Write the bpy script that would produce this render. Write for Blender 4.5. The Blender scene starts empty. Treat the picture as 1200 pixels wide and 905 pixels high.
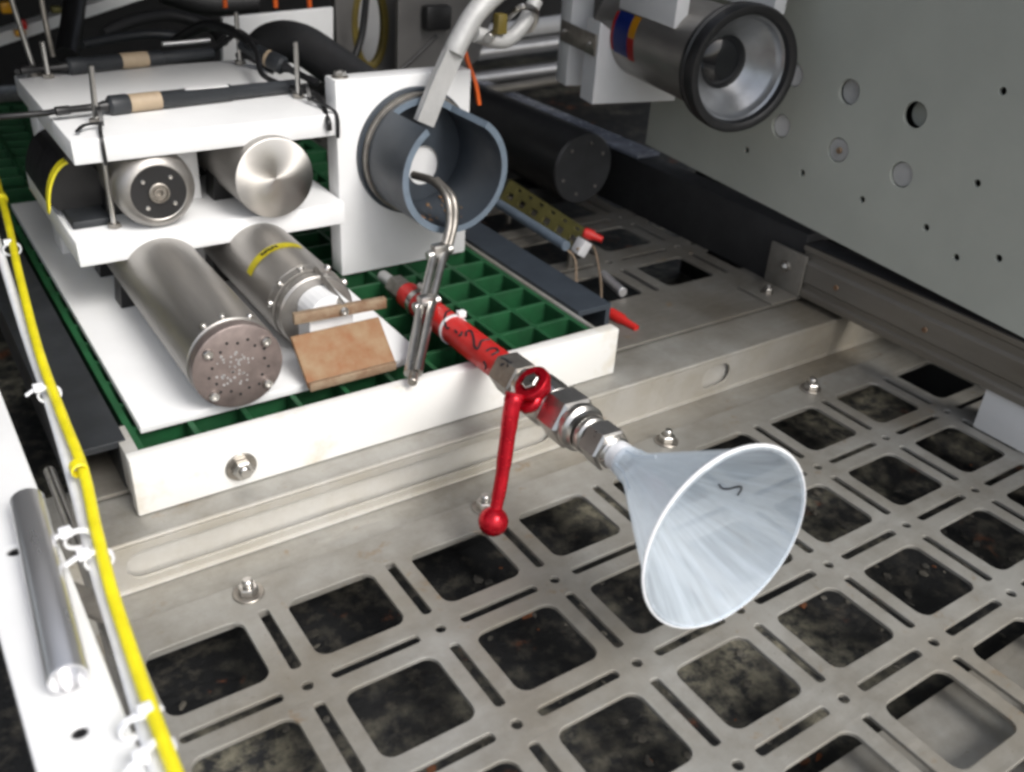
import bpy, bmesh, math, random
from mathutils import Vector, Matrix
random.seed(7)
scene = bpy.context.scene
COL = scene.collection
R_ = math.radians
# ------------------------------------------------------------------ camera (solved from the floor grating's pitch)
FPX = 1101.651
CLOC = Vector((-0.19674, -0.53863, 0.63326))
RX = Vector((0.829122, -0.556004, 0.058446))
RY = Vector((-0.241669, -0.450712, -0.859334))
RZ = Vector((0.504136, 0.698368, -0.508064))
cd = bpy.data.cameras.new('camera'); cam = bpy.data.objects.new('camera', cd); COL.objects.link(cam)
cam.matrix_world = Matrix(((RX.x, -RY.x, -RZ.x, CLOC.x), (RX.y, -RY.y, -RZ.y, CLOC.y), (RX.z, -RY.z, -RZ.z, CLOC.z), (0, 0, 0, 1)))
cd.sensor_width = 36; cd.sensor_fit = 'HORIZONTAL'; cd.lens = FPX / 1200 * 36
cd.clip_start = 0.02; cd.clip_end = 60
cd.dof.use_dof = True; cd.dof.focus_distance = 1.0; cd.dof.aperture_fstop = 5.0
scene.camera = cam
# ------------------------------------------------------------------ daylight
SUN_EL, SUN_AZ = 46, 168           # azimuth clockwise from +Y
w = bpy.data.worlds.new('World'); scene.world = w; w.use_nodes = True
nt = w.node_tree; bg = nt.nodes['Background']
sky = nt.nodes.new('ShaderNodeTexSky'); sky.sky_type = 'NISHITA'; sky.sun_disc = False
sky.sun_elevation = R_(SUN_EL); sky.sun_rotation = R_(SUN_AZ); sky.air_density = 1.0; sky.dust_density = 4.0; sky.ozone_density = 1.0
hs = nt.nodes.new('ShaderNodeHueSaturation'); hs.inputs['Saturation'].default_value = .45     # thin overcast: a paler sky
nt.links.new(sky.outputs[0], hs.inputs['Color']); nt.links.new(hs.outputs[0], bg.inputs[0]); bg.inputs[1].default_value = 0.145
sd = bpy.data.lights.new('sun', 'SUN'); sd.energy = 1.4; sd.angle = R_(24); sd.color = (1, .985, .96)
sun = bpy.data.objects.new('sun', sd); COL.objects.link(sun)
sdir = Vector((math.sin(R_(SUN_AZ)) * math.cos(R_(SUN_EL)), math.cos(R_(SUN_AZ)) * math.cos(R_(SUN_EL)), math.sin(R_(SUN_EL))))
sun.rotation_euler = sdir.to_track_quat('Z', 'Y').to_euler(); sun.location = sdir * 5
vs = scene.view_settings; vs.view_transform = 'Standard'; vs.look = 'None'; vs.exposure = 0.62; vs.gamma = 1; vs.use_curve_mapping = False
scene.cycles.filter_width = 3.0

# ------------------------------------------------------------------ pixel -> point on a known plane
def on(px, axis, val):
    d = RX * ((px[0] - 600) / FPX) + RY * ((px[1] - 452.5) / FPX) + RZ
    return CLOC + d * ((val - CLOC['xyz'.index(axis)]) / d['xyz'.index(axis)])

# ------------------------------------------------------------------ materials
def mat(name, col, rough=.5, metal=0, var=.12, scale=30, bump=.0, bscale=200, col2=None, mix=(.45, .65), rvar=.12, spec=.5, stretch=None, detail=6, ior=None):
    m = bpy.data.materials.new(name); m.use_nodes = True
    n = m.node_tree.nodes; l = m.node_tree.links; b = n['Principled BSDF']
    tc = n.new('ShaderNodeTexCoord'); mp = n.new('ShaderNodeMapping'); l.new(tc.outputs['Object'], mp.inputs[0])
    if stretch: mp.inputs['Scale'].default_value = stretch
    no = n.new('ShaderNodeTexNoise'); no.inputs['Scale'].default_value = scale; no.inputs['Detail'].default_value = detail; no.inputs['Roughness'].default_value = .62
    l.new(mp.outputs[0], no.inputs[0])
    cr = n.new('ShaderNodeValToRGB'); l.new(no.outputs[0], cr.inputs[0])
    c2 = col2 if col2 else tuple(max(0, c * (1 - 2 * var)) for c in col)
    cr.color_ramp.elements[0].position = mix[0] - .15 if not col2 else mix[0]; cr.color_ramp.elements[1].position = mix[1]
    cr.color_ramp.elements[0].color = (*c2, 1); cr.color_ramp.elements[1].color = (*col, 1)
    l.new(cr.outputs[0], b.inputs['Base Color'])
    mr = n.new('ShaderNodeMapRange'); mr.inputs[3].default_value = max(.03, rough - rvar); mr.inputs[4].default_value = min(1, rough + rvar)
    n2 = n.new('ShaderNodeTexNoise'); n2.inputs['Scale'].default_value = scale * 2.7; n2.inputs['Detail'].default_value = 4; l.new(mp.outputs[0], n2.inputs[0])
    l.new(n2.outputs[0], mr.inputs[0]); l.new(mr.outputs[0], b.inputs['Roughness'])
    b.inputs['Metallic'].default_value = metal; b.inputs['Specular IOR Level'].default_value = spec
    if bump:
        n3 = n.new('ShaderNodeTexNoise'); n3.inputs['Scale'].default_value = bscale; n3.inputs['Detail'].default_value = 5; l.new(mp.outputs[0], n3.inputs[0])
        bp = n.new('ShaderNodeBump'); bp.inputs['Strength'].default_value = bump; bp.inputs['Distance'].default_value = .002
        l.new(n3.outputs[0], bp.inputs['Height']); l.new(bp.outputs[0], b.inputs['Normal'])
    return m

M = {}
M['white'] = mat('white plastic', (.76, .765, .765), .42, var=.05, scale=7, bump=.08, bscale=90, detail=9)
M['white_dirty'] = mat('soiled white plastic', (.75, .745, .72), .45, col2=(.60, .55, .45), mix=(.30, .46), scale=11, bump=.06)
M['alu'] = mat('weathered aluminium sheet', (.40, .375, .33), .5, .5, col2=(.32, .28, .225), mix=(.3, .62), scale=9, bump=.15, bscale=260, rvar=.15)
M['alu_web'] = mat('aluminium web', (.47, .455, .42), .45, .5, col2=(.39, .36, .30), mix=(.3, .6), scale=12, bump=.12, bscale=260)
M['alu_dark'] = mat('dull rear aluminium', (.24, .23, .21), .5, .5, col2=(.16, .15, .13), mix=(.3, .62), scale=10, bump=.15)
M['steel'] = mat('stainless steel', (.60, .585, .56), .30, 1, var=.1, scale=40, rvar=.08)
M['steel_dull'] = mat('dull steel', (.42, .39, .35), .4, .9, var=.2, scale=60)
M['titan'] = mat('titanium tube', (.44, .42, .395), .44, .9, var=.16, scale=22, bump=.06, bscale=260, rvar=.10, stretch=(1, .12, 1))
M['titan_cap'] = mat('brown grey anodised cap', (.235, .19, .175), .45, .5, col2=(.16, .13, .12), mix=(.3, .6), scale=60, bump=.1)
M['rust'] = mat('rusty plate', (.25, .17, .095), .7, .15, col2=(.21, .09, .035), mix=(.36, .66), scale=38, bump=.3, bscale=180)
M['rust_bar'] = mat('rusty bar', (.30, .225, .15), .65, .3, col2=(.19, .10, .055), mix=(.35, .6), scale=45, bump=.3)
M['green'] = mat('green moulded fibreglass', (.010, .085, .028), .55, var=.22, scale=25, bump=.12, bscale=300)
M['pvc'] = mat('blue grey pvc', (.040, .050, .063), .42, var=.15, scale=14, bump=.06)
M['pvc_cut'] = mat('sawn pvc edge', (.14, .18, .225), .55, var=.1, scale=60, bump=.1)
M['pvc_dark'] = mat('charcoal pvc', (.026, .029, .033), .45, var=.2, scale=20, bump=.06)
M['black'] = mat('black plastic', (.012, .012, .013), .42, var=.2, scale=30, bump=.06)
M['rubber'] = mat('black rubber', (.018, .018, .019), .6, var=.2, scale=30, bump=.1)
M['black_face'] = mat('dark grey end face', (.045, .046, .048), .6, var=.15, scale=30, bump=.08)
M['tape'] = mat('beige band', (.36, .28, .19), .6, var=.12, scale=50)
M['yellow'] = mat('yellow hose', (.80, .70, .015), .42, var=.12, scale=30, bump=.08)
M['yellow_tape'] = mat('yellow tape', (.78, .68, .02), .5, var=.08, scale=60)
M['red_pipe'] = mat('red coated pipe', (.56, .016, .014), .42, var=.12, scale=40, bump=.06)
M['red'] = mat('red anodised aluminium', (.52, .006, .018), .24, .55, var=.18, scale=70)
M['red_cap'] = mat('red rubber cap', (.62, .02, .015), .45, var=.1, scale=50)
M['panel'] = mat('grey painted panel', (.43, .445, .395), .45, var=.07, scale=5, detail=9, bump=.06, bscale=400)
M['strut'] = mat('grey strut', (.22, .205, .18), .48, .5, col2=(.15, .13, .10), mix=(.3, .6), scale=14, stretch=(1, .2, 1))
M['grit'] = mat('silver', (.62, .62, .63), .42, .8, var=.08, scale=30)
M['grey_cast'] = mat('grey casting', (.50, .50, .49), .5, .2, var=.1, scale=30, bump=.1)
M['ink'] = mat('black ink', (.008, .008, .012), .6, var=.1)
M['ptfe'] = mat('white thread tape', (.85, .86, .88), .5, var=.05, scale=80, bump=.3)
M['orange'] = mat('orange strap', (.75, .12, .012), .5, var=.1)
M['blue'] = mat('blue label', (.01, .035, .26), .4, var=.05)
M['amber'] = mat('amber label', (.75, .36, .01), .4, var=.05)
M['olive'] = mat('olive yellow perforated strip', (.19, .17, .05), .5, .2, col2=(.11, .10, .03), mix=(.3, .6), scale=30)
M['hull'] = mat('dark hull', (.012, .012, .013), .7, var=.3, scale=4)
M['frame'] = mat('grey frame', (.16, .155, .15), .5, .2, var=.12, scale=10)
M['brass'] = mat('brown yellow seal', (.16, .12, .02), .5, var=.2, scale=20)
M['label'] = mat('white label', (.7, .7, .7), .4, var=.05)
M['lens'] = mat('dark lens', (.012, .013, .015), .08, var=.1, rvar=.03)
M['painted_sheen'] = mat('black with painted sheen', (.20, .22, .27), .25, var=.3, scale=18)  # bluish sky reflection put into the base colour
M['bright'] = mat('bright tube', (.74, .74, .75), .30, .88, var=.06, scale=30, stretch=(1, .2, 1))
M['bowl'] = mat('satin metal bowl', (.42, .43, .44), .36, .9, var=.12, scale=30)
M['stone'] = mat('grit', (.11, .10, .08), .8, col2=(.03, .03, .028), mix=(.35, .65), scale=40)
M['rust_flake'] = mat('rust flake', (.20, .065, .02), .8, col2=(.09, .035, .015), mix=(.35, .65), scale=60)
M['string'] = mat('tan cord', (.30, .22, .15), .8, var=.15, scale=120)

def ground_mat():
    m = bpy.data.materials.new('oily debris floor'); m.use_nodes = True
    n = m.node_tree.nodes; l = m.node_tree.links; b = n['Principled BSDF']
    tc = n.new('ShaderNodeTexCoord')
    def noise(s, d=8, ro=.65):
        x = n.new('ShaderNodeTexNoise'); x.inputs['Scale'].default_value = s; x.inputs['Detail'].default_value = d; x.inputs['Roughness'].default_value = ro
        l.new(tc.outputs['Object'], x.inputs[0]); return x
    def ramp(src, a, ca, bb, cb):
        r = n.new('ShaderNodeValToRGB'); r.color_ramp.elements[0].position = a; r.color_ramp.elements[1].position = bb
        r.color_ramp.elements[0].color = (*ca, 1); r.color_ramp.elements[1].color = (*cb, 1); l.new(src, r.inputs[0]); return r
    def mixc(f, a, c):
        x = n.new('ShaderNodeMix'); x.data_type = 'RGBA'; l.new(f, x.inputs[0]); l.new(a, x.inputs[6]); l.new(c, x.inputs[7]); return x
    fine = ramp(noise(48).outputs[0], .50, (.005, .0055, .006), .72, (.062, .056, .044))
    grey = ramp(noise(62).outputs[0], .40, (.02, .021, .022), .64, (.21, .195, .145))
    big = ramp(noise(5.5, 3).outputs[0], .49, (0, 0, 0), .62, (1, 1, 1))
    c = mixc(big.outputs[0], fine.outputs[0], grey.outputs[0])
    rust = ramp(noise(13, 6).outputs[0], .615, (0, 0, 0), .70, (.7, .7, .7))
    rr = ramp(noise(180).outputs[0], .4, (.10, .03, .01), .6, (.26, .085, .03))
    c2 = mixc(rust.outputs[0], c.outputs[2], rr.outputs[0])
    l.new(c2.outputs[2], b.inputs['Base Color']); b.inputs['Roughness'].default_value = .62
    bp = n.new('ShaderNodeBump'); bp.inputs['Strength'].default_value = .6; bp.inputs['Distance'].default_value = .004
    l.new(noise(120).outputs[0], bp.inputs['Height']); l.new(bp.outputs[0], b.inputs['Normal'])
    return m
M['ground'] = ground_mat()
def alu_mat(name, c0, c1, stain, rough=.48, metal=.45, st=.5):
    """weathered sheet: clouded oxide, brown stains, fine scratches and specks"""
    m = bpy.data.materials.new(name); m.use_nodes = True
    n = m.node_tree.nodes; l = m.node_tree.links; b = n['Principled BSDF']; tc = n.new('ShaderNodeTexCoord')
    def noise(sc, d=6, ro=.6, stretch=None):
        x = n.new('ShaderNodeTexNoise'); x.inputs['Scale'].default_value = sc; x.inputs['Detail'].default_value = d; x.inputs['Roughness'].default_value = ro
        if stretch:
            mp = n.new('ShaderNodeMapping'); mp.inputs['Scale'].default_value = stretch; l.new(tc.outputs['Object'], mp.inputs[0]); l.new(mp.outputs[0], x.inputs[0])
        else: l.new(tc.outputs['Object'], x.inputs[0])
        return x.outputs[0]
    def ramp(src, a, ca, bb, cb):
        r = n.new('ShaderNodeValToRGB'); r.color_ramp.elements[0].position = a; r.color_ramp.elements[1].position = bb
        r.color_ramp.elements[0].color = (*ca, 1); r.color_ramp.elements[1].color = (*cb, 1); l.new(src, r.inputs[0]); return r.outputs[0]
    def mixc(f, a, c, mode='MIX'):
        x = n.new('ShaderNodeMix'); x.data_type = 'RGBA'; x.blend_type = mode; x.inputs[6].default_value = (1, 1, 1, 1)
        if isinstance(f, float): x.inputs[0].default_value = f
        else: l.new(f, x.inputs[0])
        l.new(a, x.inputs[6]); l.new(c, x.inputs[7]); return x.outputs[2]
    base = ramp(noise(8, 9, .72), .38, c1, .60, c0)
    big = ramp(noise(3.2, 3), .50, (0, 0, 0), .72, (st, st, st))
    stc = ramp(noise(60, 6), .3, tuple(k * .75 for k in stain), .7, stain)
    c = mixc(big, base, stc)
    speck = ramp(noise(240, 3, .7), .66, (1, 1, 1), .74, (.55, .5, .42)); c = mixc(.8, c, speck, 'MULTIPLY')
    spots = ramp(noise(24, 5, .72), .62, (0, 0, 0), .72, (.6, .6, .6))
    rs = ramp(noise(150), .3, (.20, .11, .04), .7, (.30, .19, .08)); c = mixc(spots, c, rs)
    l.new(c, b.inputs['Base Color']); b.inputs['Metallic'].default_value = metal
    l.new(ramp(noise(26, 8, .7, (1, 5, 1)), .3, (rough - .14,) * 3, .7, (rough + .16,) * 3), b.inputs['Roughness'])
    bp = n.new('ShaderNodeBump'); bp.inputs['Strength'].default_value = .16; bp.inputs['Distance'].default_value = .0015
    l.new(noise(320, 4, .7), bp.inputs['Height']); l.new(bp.outputs[0], b.inputs['Normal']); return m
M['alu'] = alu_mat('weathered aluminium sheet', (.37, .362, .335), (.265, .250, .218), (.25, .215, .16), st=.8)
M['alu_web'] = alu_mat('aluminium web', (.49, .475, .44), (.41, .38, .32), (.37, .31, .22), .45)
M['alu_light'] = alu_mat('clean aluminium web', (.60, .59, .56), (.52, .50, .45), (.46, .41, .33), .45)
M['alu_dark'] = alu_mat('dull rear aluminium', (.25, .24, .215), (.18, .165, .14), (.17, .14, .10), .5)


def brushed_disc():
    m = bpy.data.materials.new('turned steel face'); m.use_nodes = True
    n = m.node_tree.nodes; l = m.node_tree.links; b = n['Principled BSDF']
    b.inputs['Base Color'].default_value = (.56, .54, .51, 1); b.inputs['Metallic'].default_value = 1; b.inputs['Roughness'].default_value = .46
    b.inputs['Anisotropic'].default_value = .88
    t = n.new('ShaderNodeTangent'); t.direction_type = 'RADIAL'; t.axis = 'Y'; l.new(t.outputs[0], b.inputs['Tangent'])
    return m
M['turned'] = brushed_disc()

def funnel_mat():
    m = bpy.data.materials.new('translucent polypropylene'); m.use_nodes = True
    n = m.node_tree.nodes; l = m.node_tree.links; b = n['Principled BSDF']; out = n['Material Output']
    b.inputs['Base Color'].default_value = (.76, .84, .91, 1); b.inputs['Roughness'].default_value = .22
    tr = n.new('ShaderNodeBsdfTranslucent'); tr.inputs[0].default_value = (.88, .91, .94, 1)
    tp = n.new('ShaderNodeBsdfTransparent'); tp.inputs[0].default_value = (.93, .95, .97, 1)
    m1 = n.new('ShaderNodeMixShader'); m1.inputs[0].default_value = .45; l.new(b.outputs[0], m1.inputs[1]); l.new(tr.outputs[0], m1.inputs[2])
    at = n.new('ShaderNodeAttribute'); at.attribute_name = 'flow'      # direction round the axis, so moulding streaks run down the cone
    no = n.new('ShaderNodeTexNoise'); no.inputs['Scale'].default_value = 2.4; no.inputs['Detail'].default_value = 4; no.inputs['Roughness'].default_value = .55; l.new(at.outputs['Vector'], no.inputs[0])
    mr = n.new('ShaderNodeMapRange'); mr.inputs[1].default_value = .3; mr.inputs[2].default_value = .7; mr.inputs[3].default_value = .40; mr.inputs[4].default_value = .66; l.new(no.outputs[0], mr.inputs[0])
    mr2 = n.new('ShaderNodeMapRange'); mr2.inputs[1].default_value = .35; mr2.inputs[2].default_value = .65; mr2.inputs[3].default_value = .12; mr2.inputs[4].default_value = .34; l.new(no.outputs[0], mr2.inputs[0]); l.new(mr2.outputs[0], b.inputs['Roughness'])
    bp = n.new('ShaderNodeBump'); bp.inputs['Strength'].default_value = .15; bp.inputs['Distance'].default_value = .001; l.new(no.outputs[0], bp.inputs['Height']); l.new(bp.outputs[0], b.inputs['Normal'])
    m2 = n.new('ShaderNodeMixShader'); l.new(mr.outputs[0], m2.inputs[0]); l.new(m1.outputs[0], m2.inputs[1]); l.new(tp.outputs[0], m2.inputs[2])
    l.new(m2.outputs[0], out.inputs[0]); return m
M['funnel'] = funnel_mat()

# ------------------------------------------------------------------ geometry helpers
V = Vector
def frame_of(axis):
    z = V(axis).normalized(); up = V((0, 0, 1)) if abs(z.z) < .95 else V((1, 0, 0))
    x = up.cross(z).normalized(); return x, z.cross(x), z
def box(x0, x1, y0, y1, z0, z1, bevel=0, seg=2, bm=None):
    b = bmesh.new()
    bmesh.ops.create_cube(b, size=1)
    for v in b.verts: v.co = V(((x0 + x1) / 2 + v.co.x * (x1 - x0), (y0 + y1) / 2 + v.co.y * (y1 - y0), (z0 + z1) / 2 + v.co.z * (z1 - z0)))
    if bevel: bmesh.ops.bevel(b, geom=b.edges[:], offset=bevel, segments=seg, affect='EDGES', profile=.5)
    return merge(bm, b)
def merge(dst, src):
    if dst is None: return src
    me = bpy.data.meshes.new('tmp'); src.to_mesh(me); dst.from_mesh(me); bpy.data.meshes.remove(me); src.free(); return dst
def xform(bm, mtx): bmesh.ops.transform(bm, matrix=mtx, verts=bm.verts[:]); return bm
def lathe(p, axis, prof, seg=40, bm=None, closed=False):
    """revolve (along, radius) pairs about an axis through p"""
    b = bmesh.new(); X, Y, Z = frame_of(axis); p = V(p); rings = []
    for a, r in prof:
        if r <= 1e-6: rings.append([b.verts.new(p + Z * a)])
        else: rings.append([b.verts.new(p + Z * a + (X * math.cos(2 * math.pi * k / seg) + Y * math.sin(2 * math.pi * k / seg)) * r) for k in range(seg)])
    pairs = list(zip(rings, rings[1:]))
    if closed: pairs.append((rings[-1], rings[0]))
    for A, B in pairs:
        for k in range(seg):
            k2 = (k + 1) % seg
            if len(A) == 1 and len(B) == 1: continue
            if len(A) == 1: b.faces.new((A[0], B[k], B[k2]))
            elif len(B) == 1: b.faces.new((A[k], B[0], A[k2]))
            else: b.faces.new((A[k], B[k], B[k2], A[k2]))
    bmesh.ops.recalc_face_normals(b, faces=b.faces[:])
    return merge(bm, b)
def cyl(p0, p1, r, seg=32, bev=.0, bm=None, r1=None):
    p0, p1 = V(p0), V(p1); L = (p1 - p0).length; r1 = r if r1 is None else r1
    bv = min(bev, L * .45, r * .6)
    prof = [(0, 0), (0, r - bv), (bv, r), (L - bv, r1), (L, r1 - bv), (L, 0)] if bv else [(0, 0), (0, r), (L, r1), (L, 0)]
    return lathe(p0, p1 - p0, prof, seg, bm)
def hexa(p0, p1, r, bm=None, bev=.0015): return cyl(p0, p1, r, 6, bev, bm)
def smooth_path(pts, n=6):
    pts = [V(p) for p in pts]
    if len(pts) < 3: return pts
    out = []
    P = [pts[0] * 2 - pts[1]] + pts + [pts[-1] * 2 - pts[-2]]
    for i in range(1, len(P) - 2):
        a, b, c, d = P[i - 1:i + 3]
        for k in range(n):
            t = k / n; out.append(.5 * ((2 * b) + (c - a) * t + (2 * a - 5 * b + 4 * c - d) * t * t + (3 * b - a - 3 * c + d) * t ** 3))
    out.append(pts[-1]); return out
def sweep(pts, r, seg=12, n=6, bm=None, flat=None):
    """round (or flat ribbon: flat=(w,h)) section along a smoothed path"""
    path = smooth_path(pts, n) if n > 1 else [V(p) for p in pts]
    b = bmesh.new(); rings = []
    t0 = (path[1] - path[0]).normalized(); X, Y, _ = frame_of(t0)
    for i, p in enumerate(path):
        t = ((path[min(i + 1, len(path) - 1)] - path[max(i - 1, 0)])).normalized()
        X = (X - t * X.dot(t)).normalized(); Y = t.cross(X)
        if flat: ring = [p + X * sx * flat[0] + Y * sy * flat[1] for sx, sy in ((-1, -1), (1, -1), (1, 1), (-1, 1))]
        else:
            rr = r[min(int(i / (len(path) - 1) * len(r)), len(r) - 1)] if isinstance(r, (list, tuple)) else r
            ring = [p + (X * math.cos(2 * math.pi * k / seg) + Y * math.sin(2 * math.pi * k / seg)) * rr for k in range(seg)]
        rings.append([b.verts.new(c) for c in ring])
    for A, B in zip(rings, rings[1:]):
        m = len(A)
        for k in range(m): b.faces.new((A[k], A[(k + 1) % m], B[(k + 1) % m], B[k]))
    b.faces.new(rings[0][::-1]); b.faces.new(rings[-1])
    bmesh.ops.recalc_face_normals(b, faces=b.faces[:])
    return merge(bm, b)
def rrect(cx, cy, hx, hy, r, n=5):
    pts = []
    for sx, sy, a0 in ((1, 1, 0), (-1, 1, 90), (-1, -1, 180), (1, -1, 270)):
        for k in range(n + 1):
            a = R_(a0 + 90 * k / n); pts.append((cx + sx * (hx - r) + r * math.cos(a), cy + sy * (hy - r) + r * math.sin(a)))
    return pts
def circ2(cx, cy, r, n=20): return [(cx + r * math.cos(2 * math.pi * k / n), cy + r * math.sin(2 * math.pi * k / n)) for k in range(n)]
FLAT = set()
def plate(loops, thick, bevel=0, mtx=None):
    """flat sheet with holes: first loop the outline, the rest holes; centred on local z = 0"""
    cu = bpy.data.curves.new('tmpc', 'CURVE'); cu.dimensions = '2D'; cu.fill_mode = 'BOTH'
    cu.extrude = thick / 2 - bevel; cu.bevel_depth = bevel; cu.bevel_resolution = 1
    for lp in loops:
        s = cu.splines.new('POLY'); s.points.add(len(lp) - 1)
        for q, (x, y) in zip(s.points, lp): q.co = (x, y, 0, 1)
        s.use_cyclic_u = True
    o = bpy.data.objects.new('tmpc', cu); COL.objects.link(o)
    dg = bpy.context.evaluated_depsgraph_get()
    me = bpy.data.meshes.new_from_object(o.evaluated_get(dg)); bm = bmesh.new(); bm.from_mesh(me)
    bmesh.ops.remove_doubles(bm, verts=bm.verts[:], dist=1e-6); bmesh.ops.recalc_face_normals(bm, faces=bm.faces[:])
    bpy.data.objects.remove(o); bpy.data.curves.remove(cu); bpy.data.meshes.remove(me)
    if mtx is not None: xform(bm, mtx)
    FLAT.add(id(bm)); return bm
XZ = lambda y: Matrix(((1, 0, 0, 0), (0, 0, 1, y), (0, 1, 0, 0), (0, 0, 0, 1)))       # local xy -> world xz at Y
YZ = lambda x: Matrix(((0, 0, 1, x), (1, 0, 0, 0), (0, 1, 0, 0), (0, 0, 0, 1)))       # local xy -> world yz at X

WL = {}
def thing(name, label, cat, loc, group=None):
    o = bpy.data.objects.new(name, None); COL.objects.link(o); o.location = loc; o.empty_display_size = .02
    o['label'] = label; o['category'] = cat
    if group: o['group'] = group
    WL[o.name] = V(loc); return o
def obj(name, bm, m, parent=None, smooth=38, label=None):
    base = WL[parent.name] if parent else V(((min(v.co.x for v in bm.verts) + max(v.co.x for v in bm.verts)) / 2, (min(v.co.y for v in bm.verts) + max(v.co.y for v in bm.verts)) / 2, min(v.co.z for v in bm.verts)))
    bmesh.ops.translate(bm, vec=-base, verts=bm.verts[:])
    lim = R_(12 if id(bm) in FLAT else smooth); FLAT.discard(id(bm))
    for f in bm.faces: f.smooth = True
    for e in bm.edges:
        if len(e.link_faces) == 2 and e.calc_face_angle(0) > lim: e.smooth = False
    me = bpy.data.meshes.new(name); bm.to_mesh(me); bm.free(); me.materials.append(M[m])
    o = bpy.data.objects.new(name, me); COL.objects.link(o)
    if parent: o.parent = parent
    else: o.location = base
    if label: o['label'] = label
    WL[o.name] = base; return o
def solo(name, bm, m, label, cat, group=None, **k):
    o = obj(name, bm, m, **k); o['label'] = label; o['category'] = cat
    if group: o['group'] = group
    return o
def struct(name, bm, m):
    o = obj(name, bm, m); o['kind'] = 'structure'; return o
def screw(p, axis, r, h, parent, name='screw', m='steel'):
    """socket head screw: a rimmed head with a recessed hexagon"""
    a = V(axis).normalized(); bm = lathe(p, a, [(0, r * .98), (h * .7, r), (h, r * .82), (h, r * .45), (h * .5, r * .42), (h * .5, 0)], 14)
    return obj(name, bm, m, parent)
def hex_bolt(p, axis, r, parent, stud=.8, washer=1.55, name='bolt'):
    a = V(axis).normalized(); p = V(p)
    b = obj(name, cyl(p, p + a * r * .22, r * washer, 24, r * .06), 'steel_dull', parent)
    obj('nut', hexa(p + a * r * .22, p + a * r * 1.05, r * 1.02, bev=r * .12), 'steel', b)
    obj('stud', cyl(p + a * r * 1.05, p + a * r * (1.05 + stud), r * .55, 14, r * .15), 'steel', b)
    return b

# =================================================================== SETTING
struct('ground', box(-2.2, 3.0, -1.6, 2.6, -.12, -.075), 'ground')
def pebbles(n, seed, m, lo, hi, name, lab):
    rnd = random.Random(seed); b = bmesh.new()
    for k in range(n):
        x, y = rnd.uniform(-.13, 1.0), rnd.uniform(-.50, .11)
        if y < -.27 and x > .04: continue
        s_ = rnd.uniform(lo, hi)
        r = bmesh.ops.create_icosphere(b, subdivisions=1, radius=1)
        mm = Matrix.Translation((x, y, -.0748 + s_ * .18)) @ Matrix.Rotation(rnd.uniform(0, 6.3), 4, 'Z') @ Matrix.Diagonal((s_, s_ * rnd.uniform(.4, 1), s_ * rnd.uniform(.15, .4), 1))
        for v in r['verts']: v.co = mm @ (v.co * rnd.uniform(.7, 1.15))
    o = obj(name, b, m, None, 20); o['kind'] = 'stuff'; o['label'] = lab; o['category'] = 'debris'
pebbles(420, 1, 'stone', .0015, .007, 'gravel', 'grey and brown grit strewn on the dark floor below the grating')
pebbles(60, 2, 'rust_flake', .002, .010, 'rust_flakes', 'orange brown rust flakes strewn on the floor below the grating')
bm = box(.05, .95, -.75, -.277, -.0749, -.03, .002)
solo('steel_plate', bm, 'alu', 'flat grey metal plate lying on the dirty floor beneath the metal grating', 'plate')

# ------------------------------------------------------------------ front grating, one cut aluminium sheet
PX, PY = .13, .125
loops = [[(-.150, -.70), (1.26, -.70), (1.26, .146), (-.150, .146)]]
for i in range(-1, 9):
    for j in range(0, 5):
        cx, cy = i * PX + .065, -j * PY + .063
        loops.append(rrect(cx, cy, .0445, .0402, .0125))
        loops.append(rrect(i * PX + .065, -j * PY, .0436, .0056, .0042, 3))
        if i > -1:
            loops.append(rrect(i * PX, cy, .0057, .0412, .0042, 3)); loops.append(circ2(i * PX, -j * PY, .0058, 14))
g = thing('floor_grating', 'pale metal floor grating with rounded square openings and narrow slots', 'grating', (.5, -.2, -.012))
obj('sheet', plate(loops, .0046, .0008, Matrix.Translation((0, 0, -.0023))), 'alu', g)
for i in (0, 2, 4, 6): hex_bolt((i * PX - .003 + (.002 * i), .1305, .0), (0, 0, 1), .0095, g)

# ------------------------------------------------------------------ cross beam
t = thing('cross_beam', 'long pale metal folded cross beam with rounded slot behind the floor grating', 'beam', (.4, .25, -.05))
obj('flange', box(-.152, 1.3, .105, .192, -.0110, -.0049, .001), 'alu', t)
web = plate([[(-.152, -.013), (1.3, -.013), (1.3, .0465), (-.152, .0465)], rrect(.15, .0225, .245, .0165, .0163, 8), rrect(.666, .0225, .026, .0165, .0163, 8)], .003, .0004, XZ(.1945))
obj('web', web, 'alu_web', t)
obj('backing_plate', box(-.152, 1.3, .2005, .2045, -.012, .044), 'alu_light', t)
obj('top_flange', box(-.152, 1.3, .1945, .300, .0465, .0505, .0012), 'alu', t)
obj('lip', sweep([(-.152, .1945, .0495), (.4, .1945, .0495), (1.3, .1945, .0495)], .0022, 8, 1), 'alu_web', t)
obj('fillet', sweep([(-.152, .1925, -.0040), (.4, .1925, -.0040), (1.3, .1925, -.0040)], .0028, 8, 1), 'alu_web', t)

# ------------------------------------------------------------------ rear grating
loops = [[(-.10, .267), (1.15, .267), (1.15, 1.6), (-.10, 1.6)]]
for i in range(-1, 3):
    for j in range(0, 8):
        cx, cy = .797 - .147 * i - .0, .426 + .147 * j
        loops.append(rrect(cx, cy, .049, .042, .010)); loops.append(rrect(cx, cy + .0735, .049, .0055, .004, 3))
        loops.append(rrect(cx - .0735, cy, .0055, .044, .004, 3)); loops.append(circ2(cx - .0735, cy + .0735, .006, 12))
g = thing('floor_grating', 'dull grey rear floor grating under the black cylinder and the perforated strip', 'grating', (.7, .9, .05))
obj('sheet', plate(loops, .0045, .0008, Matrix.Translation((0, 0, .0552))), 'alu_dark', g)

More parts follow.
